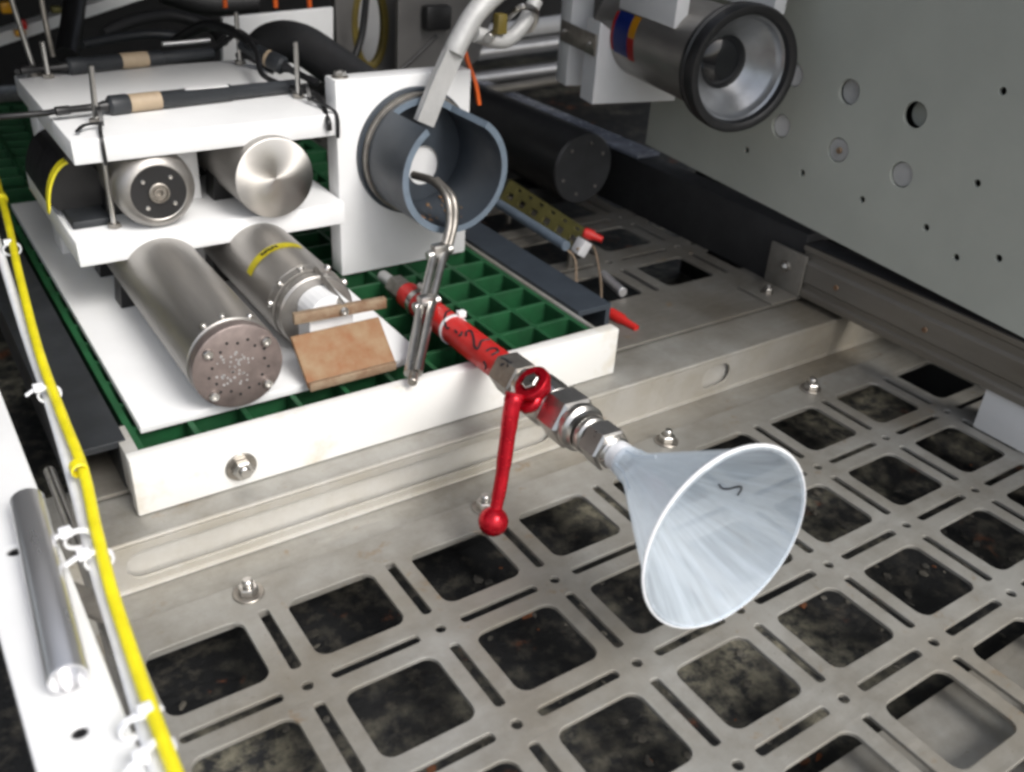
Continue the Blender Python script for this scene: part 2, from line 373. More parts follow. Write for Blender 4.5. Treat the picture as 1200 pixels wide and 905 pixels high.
# =================================================================== TRAY
t = thing('tool_tray', 'green grid tray with white plastic front bar and grey side channels', 'tray', (.22, .6, .05))
bar = obj('front_bar', box(-.0705, .512, .226, .2435, .0515, .115, .0022), 'white_dirty', t)
hex_bolt((.031, .2258, .0755), (0, -1, 0), .0105, bar, stud=.25, washer=1.5)
loops = [[(-.0555, .2445), (.4915, .2445), (.4915, 1.0), (-.0555, 1.0)]]
for i in range(10):
    x0 = -.052 + .054 * i
    for j in range(14):
        y0 = .2975 + .05 * j
        if j == 0: loops.append(rrect(x0 + .027, .2715, .0248, .0232, .003, 2))
        loops.append(rrect(x0 + .027, y0 + .025, .0248, .0232, .003, 2))
obj('grid', plate(loops, .038, .0008, Matrix.Translation((0, 0, .086))), 'green', t)
obj('side_strip', box(.4925, .4985, .2445, 1.0, .06, .1075, .001), 'alu', t)
obj('side_strip', box(-.0690, -.0562, .2440, .30, .06, .1095, .001), 'alu_light', t)
# the grey channels: angle on the right, box channel on the left
ch = [(0, 0), (.052, 0), (.052, -.058), (.046, -.058), (.046, -.006), (.006, -.006), (.006, -.058), (0, -.058)]
def channel(x, y0, y1, z, m, par): 
    b = plate([[(p[0] + x, p[1] + z) for p in ch]], y1 - y0, .0008, XZ((y0 + y1) / 2)); return obj('side_channel', b, m, par)
channel(.5, .292, 1.05, .111, 'pvc', t); channel(-.115, .272, 1.05, .110, 'pvc_dark', t)
# grating further back
loops = [[(-.30, 1.06), (.5, 1.06), (.5, 1.6), (-.30, 1.6)]]
for i in range(14):
    for j in range(10): loops.append(rrect(-.27 + .054 * i + .027, 1.075 + .05 * j + .025, .0248, .0232, .003, 2))
solo('green_grating', plate(loops, .038, .0008, Matrix.Translation((0, 0, .086))), 'green', 'dark green grid panel in shade behind the instrument rack', 'grating')

# =================================================================== RACK
t = thing('instrument_rack', 'white plastic rack of stacked shelves with an upright side plate', 'rack', (.2, .6, .1055))
obj('base_plate', box(-.046, .268, .282, .965, .1055, .1155, .0015), 'white', t)
obj('shelf', box(-.0365, .2835, .514, .80, .188, .2165, .002), 'white', t)
obj('shelf', box(-.0235, .2835, .514, .83, .302, .328, .002), 'white', t)
sp = obj('side_plate', box(.285, .478, .534, .566, .106, .362, .0025), 'white', t)
hex_bolt((.2985, .549, .362), (0, 0, 1), .0075, sp, stud=.1, washer=1.4)
for z0, z1 in ((.1157, .1878), (.2167, .3018)):
    obj('spacer', box(.104, .130, .60, .66, z0, z1, .001), 'white', t)
    obj('spacer', box(.245, .2705, .74, .79, z0, z1, .001), 'white', t)
    obj('spacer', box(-.02, .01, .74, .79, z0, z1, .001), 'white', t)
def rod(p, h, tilt=(0, 0)):
    p = V(p); q = p + V((tilt[0], tilt[1], h)); b = obj('threaded_rod', cyl(p, q, .0032, 12, .0008), 'steel', t)
    obj('nut', hexa(p + V((0, 0, .0005)), p + V((0, 0, .006)), .0075, bev=.001), 'steel_dull', b)
rod((.0162, .572, .328), .062, (.004, 0)); rod((.2646, .600, .328), .068); 
rod((.012, .80, .328), .045); rod((.000, .815, .328), .10, (-.012, 0))
rod((.012, .545, .2165), .085)
rod((.262, .80, .328), .07)

# ---- black clamp block and yellow band at the rack's left end
t = thing('clamp_block', 'black ridged saddle clamp with yellow tape at the left end of the middle shelf', 'clamp', (.0, .65, .2165))
obj('base', box(-.030, .012, .555, .795, .2167, .226, .002), 'pvc_dark', t)
arch = [(-.012 + .034 * math.cos(R_(a)), .2265 + .060 * math.sin(R_(a))) for a in range(0, 181, 12)]
obj('saddle', plate([[(.024, .2262)] + arch[1:-1] + [(-.034, .2262)]], .12, .001, XZ(.66)), 'black', t)
band = [(x * 1.0, z + .0008) for x, z in arch[1:-1]]
obj('tape', plate([[(-.0475 + 0, .2275)] + [(-.012 + .0352 * math.cos(R_(a)), .2265 + .0612 * math.sin(R_(a))) for a in range(176, 100, -8)] + [(-.012 + .033 * math.cos(R_(a)), .2265 + .058 * math.sin(R_(a))) for a in range(100, 176, 8)]], .014, 0, XZ(.592)), 'yellow_tape', t)

# =================================================================== CANISTERS
def saddle_pads(x, r, zb, ys, par):
    for y in ys: 
        pts = [(x - r * 1.02, zb), (x + r * 1.02, zb)] + [(x + (r + .0006) * math.cos(R_(a)), zb + r + .0003 + (r + .0006) * math.sin(R_(a))) for a in range(-20, -161, -10)]
        obj('saddle', plate([pts], .03, .0, XZ(y)), 'black', par)
# lower left
X0, r0, y0, zb = .052, .0462, .2674, .1158; zc = zb + r0
t = thing('steel_canister', 'grey metal canister with brown perforated end cap held by four screws', 'canister', (X0, .45, zb), 'instrument canisters on the rack')
obj('body', cyl((X0, y0 + .016, zc), (X0, .70, zc), r0, 64, .0015), 'titan', t)
cap = obj('end_cap', lathe((X0, y0, zc), (0, 1, 0), [(0, 0), (0, r0 - .0025), (.0012, r0 - .0008), (.0115, r0 - .0008), (.0125, r0 - .003), (.0158, r0 - .003)], 64), 'titan_cap', t)
hb = bmesh.new()
for k in range(18):
    a = R_(20 * k + 8); rr = r0 * (.66 if k % 2 else .58)
    cyl((X0 + rr * math.cos(a), y0 - .0004, zc + rr * math.sin(a)), (X0 + rr * math.cos(a), y0 + .002, zc + rr * math.sin(a)), .0016, 8, bm=hb)
obj('drill_hole', hb, 'black', cap)['kind'] = 'stuff'
hb = bmesh.new()
for k in range(46):
    a = random.uniform(0, 6.28); rr = r0 * .45 * math.sqrt(random.random())
    cyl((X0 - .004 + rr * math.cos(a), y0 - .0005, zc + .001 + rr * math.sin(a)), (X0 - .004 + rr * math.cos(a), y0 + .002, zc + .001 + rr * math.sin(a)), random.uniform(.0009, .0015), 7, bm=hb)
obj('punch_mark', hb, 'grit', cap)['kind'] = 'stuff'
for a in (38, 142, 222, 318):
    screw((X0 + r0 * .80 * math.cos(R_(a)), y0 - .0002, zc + r0 * .80 * math.sin(R_(a))), (0, -1, 0), .0050, .0045, cap)
for a in (60, 95, 120): screw((X0 + (r0 - .0005) * math.cos(R_(a)), y0 + .024, zc + (r0 - .0005) * math.sin(R_(a))), (math.cos(R_(a)), 0, math.sin(R_(a))), .0035, .003, t)
saddle_pads(X0, r0, zb, (.56, .66), t)
# lower right, with the rusty bracket
X0, r0, y0 = .169, .0455, .345; zc = zb + r0
t = thing('steel_canister', 'grey metal canister with yellow tape stripe and rusty angled bracket', 'canister', (X0, .5, zb), 'instrument canisters on the rack')
obj('body', cyl((X0, y0 + .028, zc), (X0, .72, zc), r0, 64, .0015), 'titan', t)
fl = obj('end_flange', lathe((X0, y0, zc), (0, 1, 0), [(0, 0), (0, r0 - .004), (.002, r0 - .002), (.012, r0 - .002), (.0125, r0 - .006), (.0155, r0 - .006), (.016, r0), (.0275, r0 + .0006)], 64), 'titan', t)
for a in (25, 60, 100, 135, 165):
    screw((X0 + r0 * math.cos(R_(a)), y0 + .021, zc + r0 * math.sin(R_(a))), (math.cos(R_(a)), 0, math.sin(R_(a))), .0042, .0045, fl)
tp = bmesh.new(); ra = []
for k in range(20):
    a = R_(62 + k * 5.0); ra.append([tp.verts.new((X0 + (r0 + .0007) * math.cos(a), y, zc + (r0 + .0007) * math.sin(a))) for y in (.430, .444)])
for A, B in zip(ra, ra[1:]): tp.faces.new((A[0], A[1], B[1], B[0]))
bmesh.ops.solidify(tp, geom=tp.faces[:], thickness=.0004)
tape = obj('tape', tp, 'yellow_tape', t)
sc = bmesh.new()   # pen scribble on the tape
for s in range(5):
    a0 = R_(98 + s * 5.5); pts = []
    for k in range(4):
        a = a0 + R_(1.3 * k); y = .4335 + .006 * ((k + s) % 2) ; pts.append((X0 + (r0 + .0016) * math.cos(a), y, zc + (r0 + .0016) * math.sin(a)))
    sweep(pts, .0005, 5, 2, sc)
obj('writing', sc, 'ink', tape)
# bracket: sloping rusty plate, crossbar, white block
x0, x1 = .1215, .2245
A, B = V((x0, .266, .1175)), V((x0 - .002, .309, .158))
n_ = (B - A).cross(V((1, 0, 0))).normalized()
br = bmesh.new(); vs_ = []
for q in (A, B):
    for xx in (x0, x1):
        for s in (0, 1): vs_.append(br.verts.new((xx, q.y, q.z) if not s else V((xx, q.y, q.z)) - n_ * .005))
bmesh.ops.convex_hull(br, input=br.verts[:]); bmesh.ops.bevel(br, geom=br.edges[:], offset=.0008, segments=1, affect='EDGES')
bk = obj('bracket_plate', br, 'rust', t, label='rusty sloping bracket plate')
for xx, yy, zz in ((.172, .272, .1235), (.130, .304, .1545), (.216, .304, .1545)):
    screw(V((xx, yy, zz)) + V((0, -.003, .003)) * 0, (0, -.7, .7), .0045, .004, bk)
obj('white_block', plate([[(.147, .140), (.195, .140), (.195, .172)] + [(.171 + .024 * math.cos(R_(a)), .172 + .021 * math.sin(R_(a))) for a in range(15, 180, 15)] + [(.147, .172)]], .034, .0015, XZ(.328)), 'white', t)
obj('bracket_lip', box(x0 + .001, x1 - .001, .2615, .2665, .1162, .1255, .0008), 'rust_bar', bk)
obj('crossbar', xform(box(-.052, .052, -.004, .004, -.006, .006, .001), Matrix.Translation((.178, .303, .181)) @ Matrix.Rotation(R_(-4), 4, 'Z')), 'rust_bar', t)
obj('stay', sweep([(.182, .302, .186), (.178, .335, .198), (.176, .362, .2065)], .0028, 8), 'steel_dull', t)
screw((.180, .2985, .1815), (0, -1, 0), .005, .004, t)
saddle_pads(X0, r0, zb, (.58, .68), t)
# upper left
X0, r0, y0, zb = .0585, .0447, .513, .2168; zc = zb + r0
t = thing('steel_canister', 'rounded steel canister with black connector plate in its end', 'canister', (X0, .6, zb), 'instrument canisters on the rack')
obj('body', lathe((X0, y0, zc), (0, 1, 0), [(.001, .0300), (0, .0315), (.0008, .0345), (.006, .0405), (.013, .0438), (.022, r0), (.25, r0), (.251, 0)], 64), 'titan', t)
pl = obj('connector_plate', lathe((X0, y0 + .0005, zc), (0, 1, 0), [(0, .0115), (0, .0305), (.004, .0308), (.004, 0)], 48), 'black', t)
obj('socket', lathe((X0, y0 - .003, zc), (0, 1, 0), [(.003, .0115), (.0005, .0115), (0, .0108), (0, .0095), (.004, .009), (.004, .0062), (.001, .006), (.001, .0042), (.006, .004), (.006, 0)], 32), 'steel_dull', pl)
for a in (48, 138, 228, 318): screw((X0 + .0215 * math.cos(R_(a)), y0 + .0004, zc + .0215 * math.sin(R_(a))), (0, -1, 0), .0026, .002, pl)
saddle_pads(X0, r0, zb, (.60, .70), t)
# upper right
X0, r0, y0 = .189, .0478, .499; zc = .2168 + r0
t = thing('steel_canister', 'plain steel canister with bright flat turned end face', 'canister', (X0, .6, zb), 'instrument canisters on the rack')
obj('body', cyl((X0, y0 + .0012, zc), (X0, .76, zc), r0, 64, .0), 'titan', t)
o = obj('end_face', lathe((0, 0, 0), (0, -1, 0), [(0, r0), (.0004, r0 - .0001), (.0012, r0 - .0012), (.0012, .00001)], 96), 'turned', t)
o.location = V((X0, y0 + .0012, zc)) - WL[t.name]
for v in o.data.vertices: v.co += WL[t.name]
saddle_pads(X0, r0, .2168, (.60, .70), t)

# =================================================================== HOLSTER TUBE on the side plate
X0, z0, ro, ri, yf, yb = .394, .2635, .0752, .0668, .4262, .5338
t = thing('holster_tube', 'blue grey plastic tube with notched top fixed to the white side plate', 'tube', (X0, yb, z0 - ro))
bm = bmesh.new(); NS = 72; NY = 14; grid = {}
def keep(ia, iy):
    a = (ia + .5) / NS * 360; y = yf + (yb - yf) * (iy + .5) / NY
    d = abs((a - 90 + 180) % 360 - 180)
    return not (d < 33 and y < yb - .022)
def tv(ia, iy, s):
    k = (ia % NS, iy, s)
    if k not in grid:
        a = 2 * math.pi * (ia % NS) / NS; r = ro if s else ri
        # the notch edges: skew them a little
        grid[k] = bm.verts.new((X0 + r * math.cos(a), yf + (yb - yf) * iy / NY, z0 + r * math.sin(a)))
    return grid[k]
cut = []
for ia in range(NS):
    for iy in range(NY):
        if not keep(ia, iy): continue
        bm.faces.new((tv(ia, iy, 1), tv(ia, iy + 1, 1), tv(ia + 1, iy + 1, 1), tv(ia + 1, iy, 1)))
        bm.faces.new((tv(ia, iy, 0), tv(ia + 1, iy, 0), tv(ia + 1, iy + 1, 0), tv(ia, iy + 1, 0)))
        for (da, dy, e) in ((0, -1, ((0, 0), (1, 0))), (0, 1, ((0, 1), (1, 1))), (-1, 0, ((0, 0), (0, 1))), (1, 0, ((1, 0), (1, 1)))):
            na, ny = (ia + da) % NS, iy + dy
            if ny < 0 or ny >= NY or not keep(na, ny):
                (a1, b1), (a2, b2) = e
                f = bm.faces.new((tv(ia + a1, iy + b1, 0), tv(ia + a2, iy + b2, 0), tv(ia + a2, iy + b2, 1), tv(ia + a1, iy + b1, 1))); f.material_index = 1
bmesh.ops.recalc_face_normals(bm, faces=bm.faces[:])
o = obj('tube', bm, 'pvc', t, 30); o.data.materials.append(M['pvc_cut'])
obj('clamp_band', lathe((X0, yb - .016, z0), (0, 1, 0), [(0, ro + .0004), (0, ro + .0035), (.0105, ro + .0035), (.0105, ro + .0004)], 72, closed=True), 'steel_dull', t)
obj('collar', lathe((X0, yb - .0052, z0), (0, 1, 0), [(0, ro + .0004), (0, ro + .0075), (.0050, ro + .0085), (.0050, ro + .0004)], 72, closed=True), 'pvc', t)
ce = on((496, 194), 'y', .5295)
obj('back_disc', plate([circ2(X0, z0, ri - .0004, 56), [(ce.x + .0235 * math.cos(2 * math.pi * k / 28), ce.z + .027 * math.sin(2 * math.pi * k / 28)) for k in range(28)]], .003, .0003, XZ(.5310)), 'pvc', t)
db = bmesh.new()
for k in range(26):
    a = R_(random.uniform(225, 300)); y = random.uniform(yf + .005, yb - .02); s = random.uniform(.0012, .003)
    bmesh.ops.create_icosphere(db, subdivisions=1, radius=s, matrix=Matrix.Translation((X0 + (ri - .0006) * math.cos(a), y, z0 + (ri - .0006) * math.sin(a))) @ Matrix.Diagonal((1, 1.6, .5, 1)))
o = solo('debris', db, 'rust', 'brown crumbs of rust lying inside the grey plastic tube', 'debris'); o['kind'] = 'stuff'

# ---- grey cast handle standing in the tube
t = thing('cast_handle', 'grey cast metal arm standing in the notched plastic tube', 'handle', (.39, .49, .27))
pA = on((499, 138), 'y', .495); pB = on((516, 95), 'y', .495); pC = on((537, 50), 'y', .495); pD = on((560, 12), 'y', .497); pE = on((600, -25), 'y', .50)
obj('shaft', sweep([pA + (pA - pB) * .15, pA, pB, pC], .012, 4, 5, flat=(.0055, .0125)), 'grey_cast', t)
obj('elbow', sweep([pB + (pC - pB) * .75, pC, pD, pE], .0135, 16, 6), 'grey_cast', t)
q0, q1 = on((470, 30), 'y', .515), on((560, 5), 'y', .51)
obj('fork', sweep([on((556, 40), 'y', .492), on((590, 48), 'y', .495), on((612, 30), 'y', .50), on((628, 0), 'y', .505)], .010, 12, 5), 'grey_cast', t)
obj('pin', cyl(on((572, 45), 'y', .47), on((584, 36), 'y', .53), .006, 14, .001), 'steel', t)
obj('shackle', sweep([on((596, 20), 'y', .50), on((612, 8), 'y', .48), on((628, 14), 'y', .49), on((622, 34), 'y', .50), on((604, 36), 'y', .51)], .0042, 8), 'steel', t)
obj('seal_block', xform(box(-.007, .007, -.007, .007, -.012, .012, .002), Matrix.Translation(on((586, 28), 'y', .487))), 'brass', t)
solo('strap', sweep([on((543, 55), 'y', .55), on((549, 75), 'y', .548), on((557, 98), 'y', .545), on((561, 122), 'y', .545)], .004, 6, 6, flat=(.0052, .0022)), 'orange', 'orange strap hanging beside the upright white plate', 'strap')

# ---- stainless linkage hanging out of the tube onto the red pipe
t = thing('steel_tongs', 'slim stainless steel linkage hanging from the plastic tube over the red pipe', 'tongs', (.30, .33, .12))
a0 = on((484, 205), 'y', .49); a1 = on((508, 213), 'y', .455); a2 = on((524, 232), 'y', .422); a3 = on((527, 262), 'y', .409); a4 = on((519, 296), 'y', .398)
obj('wire', sweep([a0, a1, a2, a3, a4], .0052, 10), 'steel_dull', t)
obj('wire', sweep([a1 + V((.004, 0, .002)), a2 + V((.008, 0, -.001)), a3 + V((.007, 0, 0)), a4 + V((.007, 0, 0))], .0046, 10), 'steel_dull', t)
b0, b1, b2 = on((515, 296), 'y', .398), on((500, 356), 'y', .345), on((484, 445), 'z', .125)
sx = V((.0075, 0, .001))
for s, m in ((-1, 'steel'), (1, 'steel')):
    obj('rod', sweep([b0 + sx * s, b1 + sx * s * .9], .0052, 10, 1), m, t)
    obj('rod', sweep([b1 + sx * s * 1.1, b2 + sx * s * (.6 if s > 0 else .95) + (b1 - b2) * (.06 if s > 0 else .1)], .0054, 10, 1), m, t)
for b in (b0, b1):
    obj('pivot', cyl(b - sx * 2.3, b + sx * 2.3, .0064, 14, .0008), 'steel', t)
    obj('clevis', xform(box(-.0105, .0105, -.0065, .0065, -.011, .011, .0018), Matrix.Translation(b)), 'steel', t)
obj('tip', cyl(b2 + (b1 - b2) * .06, b2 - (b1 - b2).normalized() * .006, .0052, 12, .001), 'steel_dull', t)

# =================================================================== FUNNEL SAMPLER
P0 = V((.3077, .1746, .138)); D = V((-.0718, -.9936, .0868)).normalized()
FX = D.cross(V((0, 0, 1))).normalized(); FU = FX.cross(D).normalized()
if FU.z < 0: FU = -FU
FX = D.cross(FU).normalized()       # to the right of the pouring direction seen from above
ax = lambda L: P0 + D * (L if L < .106 or L > .2 else .106 + (L - .106) * 1.22)
def off(L, ang, r): return ax(L) + (FU * math.cos(R_(ang)) + FX * math.sin(R_(ang))) * r
t = thing('funnel_sampler', 'red pipe with steel ball valve and translucent white plastic funnel', 'sampler', (.31, .2, .106))
RP = .0168
obj('tail_stub', cyl(ax(-.335), ax(-.292), .0078, 20, .002), 'grey_cast', t)
obj('tail_nut', hexa(ax(-.293), ax(-.250), .0150), 'steel_dull', t)
pipe = obj('pipe', cyl(ax(-.251), ax(.006), RP, 40, .001), 'red_pipe', t)
obj('hose_clamp', lathe(ax(-.222), D, [(0, RP + .0002), (0, RP + .0012), (.011, RP + .0012), (.011, RP + .0002)], 40, closed=True), 'steel', pipe)
obj('clamp_screw', cyl(off(-.222, -10, RP + .005), off(-.200, -14, RP + .005), .0052, 12, .001), 'steel', pipe)
obj('cable_tie', lathe(ax(-.125), D, [(0, RP + .0002), (0, RP + .0014), (.0045, RP + .0014), (.0045, RP + .0002)], 40, closed=True), 'white', pipe)
obj('tie_head', xform(box(-.005, .005, -.004, .004, -.004, .004, .001), Matrix.Translation(off(-.122, -28, RP + .004))), 'white', pipe)
# hand lettering, strokes wrapped on the pipe: (along, angle)
STROKES = [[(-.1345, -18), (-.1285, 9), (-.1195, 30), (-.1105, 48), (-.103, 57), (-.0985, 51)], [(-.0865, 45), (-.0805, 48)], [(-.0745, 51), (-.0715, 45), (-.0745, 33)],
           [(-.0625, 36), (-.0685, 24), (-.0685, 9), (-.061, 12), (-.0475, 30), (-.0385, 48), (-.031, 48), (-.0325, 33), (-.037, 15), (-.037, -18)],
           [(-.016, 36), (-.0145, 18), (-.010, 3), (-.003, 9), (-.003, 24), (-.004, 36)], [(-.010, 72), (-.004, 81), (-.0055, 93)]]
ink = bmesh.new()
for s in STROKES: sweep([off(L - .008, a, RP + .0002) for L, a in s], .0014, 6, 4, ink)
obj('writing', ink, 'ink', pipe)
vb = obj('valve_body', lathe(ax(0), D, [(.050, .0), (.050, .0195), (.055, .0225), (.068, .0250), (.092, .0250), (.100, .0225), (.104, .0205), (.107, .0205), (.107, 0)], 40), 'steel', t)
obj('valve_hex', hexa(ax(.002), ax(.043), .0228, bev=.002), 'steel_dull', vb)
obj('valve_neck', cyl(ax(.042), ax(.052), .0190, 32, .001), 'steel', vb)
ink = bmesh.new()
sweep([off(.010, 30, .0212), off(.020, 24, .0212), off(.028, 36, .0210)], .0018, 6, 3, ink); sweep([off(.016, 44, .0208), off(.026, 20, .0213)], .0016, 6, 3, ink)
obj('writing', ink, 'ink', vb)
obj('union_hex', hexa(ax(.106), ax(.134), .0275, bev=.003), 'steel', t)
obj('union_ring', lathe(ax(.133), D, [(0, 0), (0, .0225), (.003, .0238), (.010, .0238), (.013, .0205), (.018, .0200), (.018, 0)], 40), 'steel', t)
obj('lock_ring', lathe(ax(.1040), D, [(0, 0), (0, .0225), (.0006, .0232), (.0014, .0232), (.0019, .0225), (.0019, 0)], 40), 'steel', t)
obj('reducer', lathe(ax(.150), D, [(0, 0), (0, .0182), (.002, .0190), (.007, .0190), (.009, .0170), (.010, .0170), (.010, 0)], 40), 'steel', t)
obj('reducer_hex', hexa(ax(.159), ax(.181), .0210, bev=.002), 'steel', t)
obj('nipple', lathe(ax(.180), D, [(0, 0), (0, .0155), (.005, .0158), (.007, .0138), (.018, .0130), (.018, 0)], 32), 'steel', t)
obj('thread_tape', lathe(ax(.1862), D, [(0, .0132), (.001, .0142), (.004, .0139), (.006, .0145), (.010, .0140), (.013, .0146), (.018, .0142), (.019, .0132)], 32), 'ptfe', t)
fr = .0805
cone_r = lambda L: .0205 + (L - .242) / .1055 * (fr - .0235) - .0020
prof = [(.217, .0150), (.222, .0155), (.233, .0160), (.2375, .0180), (.242, .0205)]
for k in range(1, 12): prof.append((.242 + (.3475 - .242) * k / 11, .0205 + (fr - .003 - .0205) * k / 11))
prof += [(.3485, fr - .0012), (.3500, fr), (.3518, fr), (.3528, fr - .0012), (.3520, fr - .0030)]
inner = [(a, r - .0013) for a, r in prof[:-5]][::-1]
prof += inner
fn = obj('funnel', lathe(ax(0), D, prof, 96, closed=True), 'funnel', t)
fl_ = fn.data.attributes.new('flow', 'FLOAT_VECTOR', 'POINT'); bs_ = WL[t.name]
for v, a_ in zip(fn.data.vertices, fl_.data):
    q = v.co + bs_ - P0; al = q.dot(D); q = q - D * al; q = q.normalized() if q.length > 1e-6 else q
    a_.vector = (q.dot(FU) * 3, q.dot(FX) * 3, al * 6)
# moulded ribs along the throat
rb = bmesh.new()
for k in range(6):
    a = 60 * k + 15; sweep([off(.222, a, .0156), off(.238, a, .0184), off(.268, a, cone_r(.268) + .0024)], .0010, 6, 3, rb)
obj('rib', rb, 'funnel', fn)
rim = obj('rim_bead', lathe(ax(.3508), D, [(-.0014, fr + .0002), (-.0010, fr + .0014), (0, fr + .0019), (.0010, fr + .0014), (.0014, fr + .0002)], 96, closed=True), 'ptfe', fn)
ink = bmesh.new()
S5 = [(.290, -86), (.293, -90), (.298, -88), (.303, -84), (.307, -82), (.307, -86), (.305, -92)]
sweep([off(L, a, cone_r(L)) for L, a in S5], .0008, 6, 4, ink)
obj('writing', ink, 'ink', fn)
# valve stem, lever and ball
toc = (FU * math.cos(R_(38)) + FX * math.sin(R_(38))).normalized()
h0 = ax(.091) + toc * .0205
lv = obj('lever_hub', lathe(h0, toc, [(0, 0), (0, .0125), (.003, .0140), (.006, .0140), (.008, .0130), (.010, .0180), (.012, .0192), (.017, .0188), (.018, .0178), (.018, .0115), (.015, .0110), (.015, 0)], 40), 'red', t)
obj('stem_nut', hexa(h0 + toc * .0148, h0 + toc * .0205, .0092, bev=.0012), 'steel', lv)
l0 = h0 + toc * .004
ballp = on((578, 611), 'y', .06)
k1 = on((603, 465), 'y', .087); k2 = on((599, 482), 'y', .083)
kd = (k1 - l0); kd = (kd - toc * kd.dot(toc)).normalized()
obj('lever_boss', lathe(h0 + kd * .013 - toc * .001, toc, [(0, 0), (0, .0130), (.002, .0145), (.007, .0145), (.009, .0130), (.009, 0)], 32), 'red', lv)
obj('lever', sweep([k1 + (k1 - k2) * .25, k1, k2, on((588, 560), 'y', .07), ballp], [.0095, .0098, .0092, .0085, .0078, .0070, .0064], 16, 8), 'red', lv)
bb = bmesh.new(); bmesh.ops.create_uvsphere(bb, u_segments=32, v_segments=20, radius=.0152, matrix=Matrix.Translation(ballp))
obj('knob', bb, 'red', lv)

# =================================================================== RIGHT SIDE
# painted panel with drilled holes, standing over the strut
PXP = .900
def pan(px): q = on(px, 'x', PXP); return (q.y, q.z)
slope = .062
zb_ = lambda y: .1445 + slope * (y + .05)
loops = [[(-.75, zb_(-.75)), (.640, zb_(.640)), (.640, 1.5), (-.75, 1.5)]]
BIG = [(995, 108), (1072, 135), (982, 176), (1056, 205), (915, 148), (930, 88)]
SMALL = [(1175, 107), (1145, 215), (1010, 234), (1085, 267), (940, 203), (875, 176), (1120, 302), (1170, 303)]
for p in BIG: loops.append(circ2(*pan(p), .0172, 28))
for p in SMALL: loops.append(circ2(*pan(p), .0052, 14))
t = thing('bulkhead', 'tall grey painted panel with round drilled holes above the side rail', 'bulkhead', (.9, 0, .15))
obj('sheet', plate(loops, .006, .0006, YZ(PXP + .003)), 'panel', t)
for k, p in enumerate(BIG):
    y, z = pan(p)
    if k in (0, 1): obj('insert', lathe((PXP + .009 + .010 * k, y, z), (1, 0, 0), [(0, 0), (0, .0168), (.012, .0168), (.012, 0)], 28), 'grey_cast' if k == 0 else 'panel', t)
    if k in (2, 3, 4, 5):
        pg = obj('plug', lathe((PXP + (.004 if k > 2 else .002), y, z), (1, 0, 0), [(0, 0), (0, .0150), (.003, .0168), (.02, .0168), (.02, 0)], 28), ('label' if k > 3 else 'grey_cast'), t)
        if k == 2: screw((PXP + .0015, y - .002, z), (-1, 0, 0), .0045, .004, pg, m='rust_bar')
obj('light_stop', box(1.03, 1.036, -.75, .640, -.074, .2195), 'hull', t)  # added low behind the strut to stop light leaking onto the floor
obj('rear_sheet', box(.96, .966, -.75, .640, .22, 1.5), 'hull', t)
# strut rail
t = thing('side_rail', 'ribbed grey metal strut running under the tall grey panel', 'rail', (.93, -.2, .07))
yA, yB = -.75, .275
sec = [(.899, .062), (.899, .070), (.9035, .073), (.9035, .082), (.900, .085), (.900, .112), (.9045, .116), (.9045, .128), (.900, .131), (.900, .137), (.94, .137), (.94, .062)]
obj('strut', plate([sec], yB - yA, .0006, XZ((yA + yB) / 2)), 'strut', t)
for p in ((985, 318), (1090, 368)): screw((.9, on(p, 'x', .9).y, .098), (-1, 0, 0), .004, .003, t, m='rust_bar')
obj('upper_cap', box(.903, .94, yA, yB, .1375, .1400), 'black', t)
# black bumper beam behind
t = thing('bumper_beam', 'long black beam with blue sheen painted on its top edge behind the black cylinder', 'beam', (.93, .8, .055))
obj('beam', box(.905, .955, .2765, 1.55, .056, .152, .004), 'rubber', t)
obj('sheen_strip', box(.904, .957, .66, 1.55, .1525, .1605, .003), 'painted_sheen', t)  # pale blue strip painting a highlight along the beam's top
t = thing('angle_bracket', 'small bent metal angle bracket bolting the side rail to the cross beam', 'bracket', (.88, .30, .0575))
obj('upright', box(.893, .8975, .262, .330, .0580, .125, .001), 'alu_dark', t)
obj('foot', box(.838, .8925, .262, .330, .0576, .0622, .001), 'alu_dark', t)
hex_bolt((.862, .294, .0622), (0, 0, 1), .0065, t); hex_bolt((.893, .296, .098), (-1, 0, 0), .006, t, stud=.3)
solo('support_block', box(.9045, .958, -.30, -.040, .0005, .0615, .003), 'white', 'white plastic block under the ribbed strut on the floor grating', 'block')

# camera housing
ax_h = V((.2185, 1, 0)).normalized(); hc = V((.7345, .30, .3915)); rh = .0785
t = thing('camera_housing', 'large steel cylindrical camera housing with black rim ring and recessed lens', 'camera', (hc.x + .04, hc.y + .15, .32))
obj('body', lathe(hc, ax_h, [(.012, .064), (.016, .0645), (.30, .0645), (.302, .0), ], 64), 'titan', t)
ring = obj('rim_ring', lathe(hc, ax_h, [(0, .0665), (-.002, .0700), (-.0015, .0765), (.003, rh), (.014, rh), (.016, .0755), (.020, .0755), (.022, rh - .0005), (.030, rh - .0015), (.033, .0725), (.0335, .0640), (.012, .0640)], 72, closed=True), 'black', t)
bowl = obj('bowl', lathe(hc, ax_h, [(.004, .0664), (.008, .0650), (.010, .0622), (.012, .0615), (.020, .0600), (.022, .0580), (.036, .0450), (.048, .0350), (.049, .0335)], 72), 'bowl', t)
obj('lens', lathe(hc, ax_h, [(.0492, .0336), (.046, .0290), (.0435, .0180), (.0428, 0)], 48), 'lens', bowl)
def on_cyl(axial, ang, r):
    X, Y, Z = frame_of(ax_h); return hc + ax_h * axial + (X * math.cos(ang) + Y * math.sin(ang)) * r
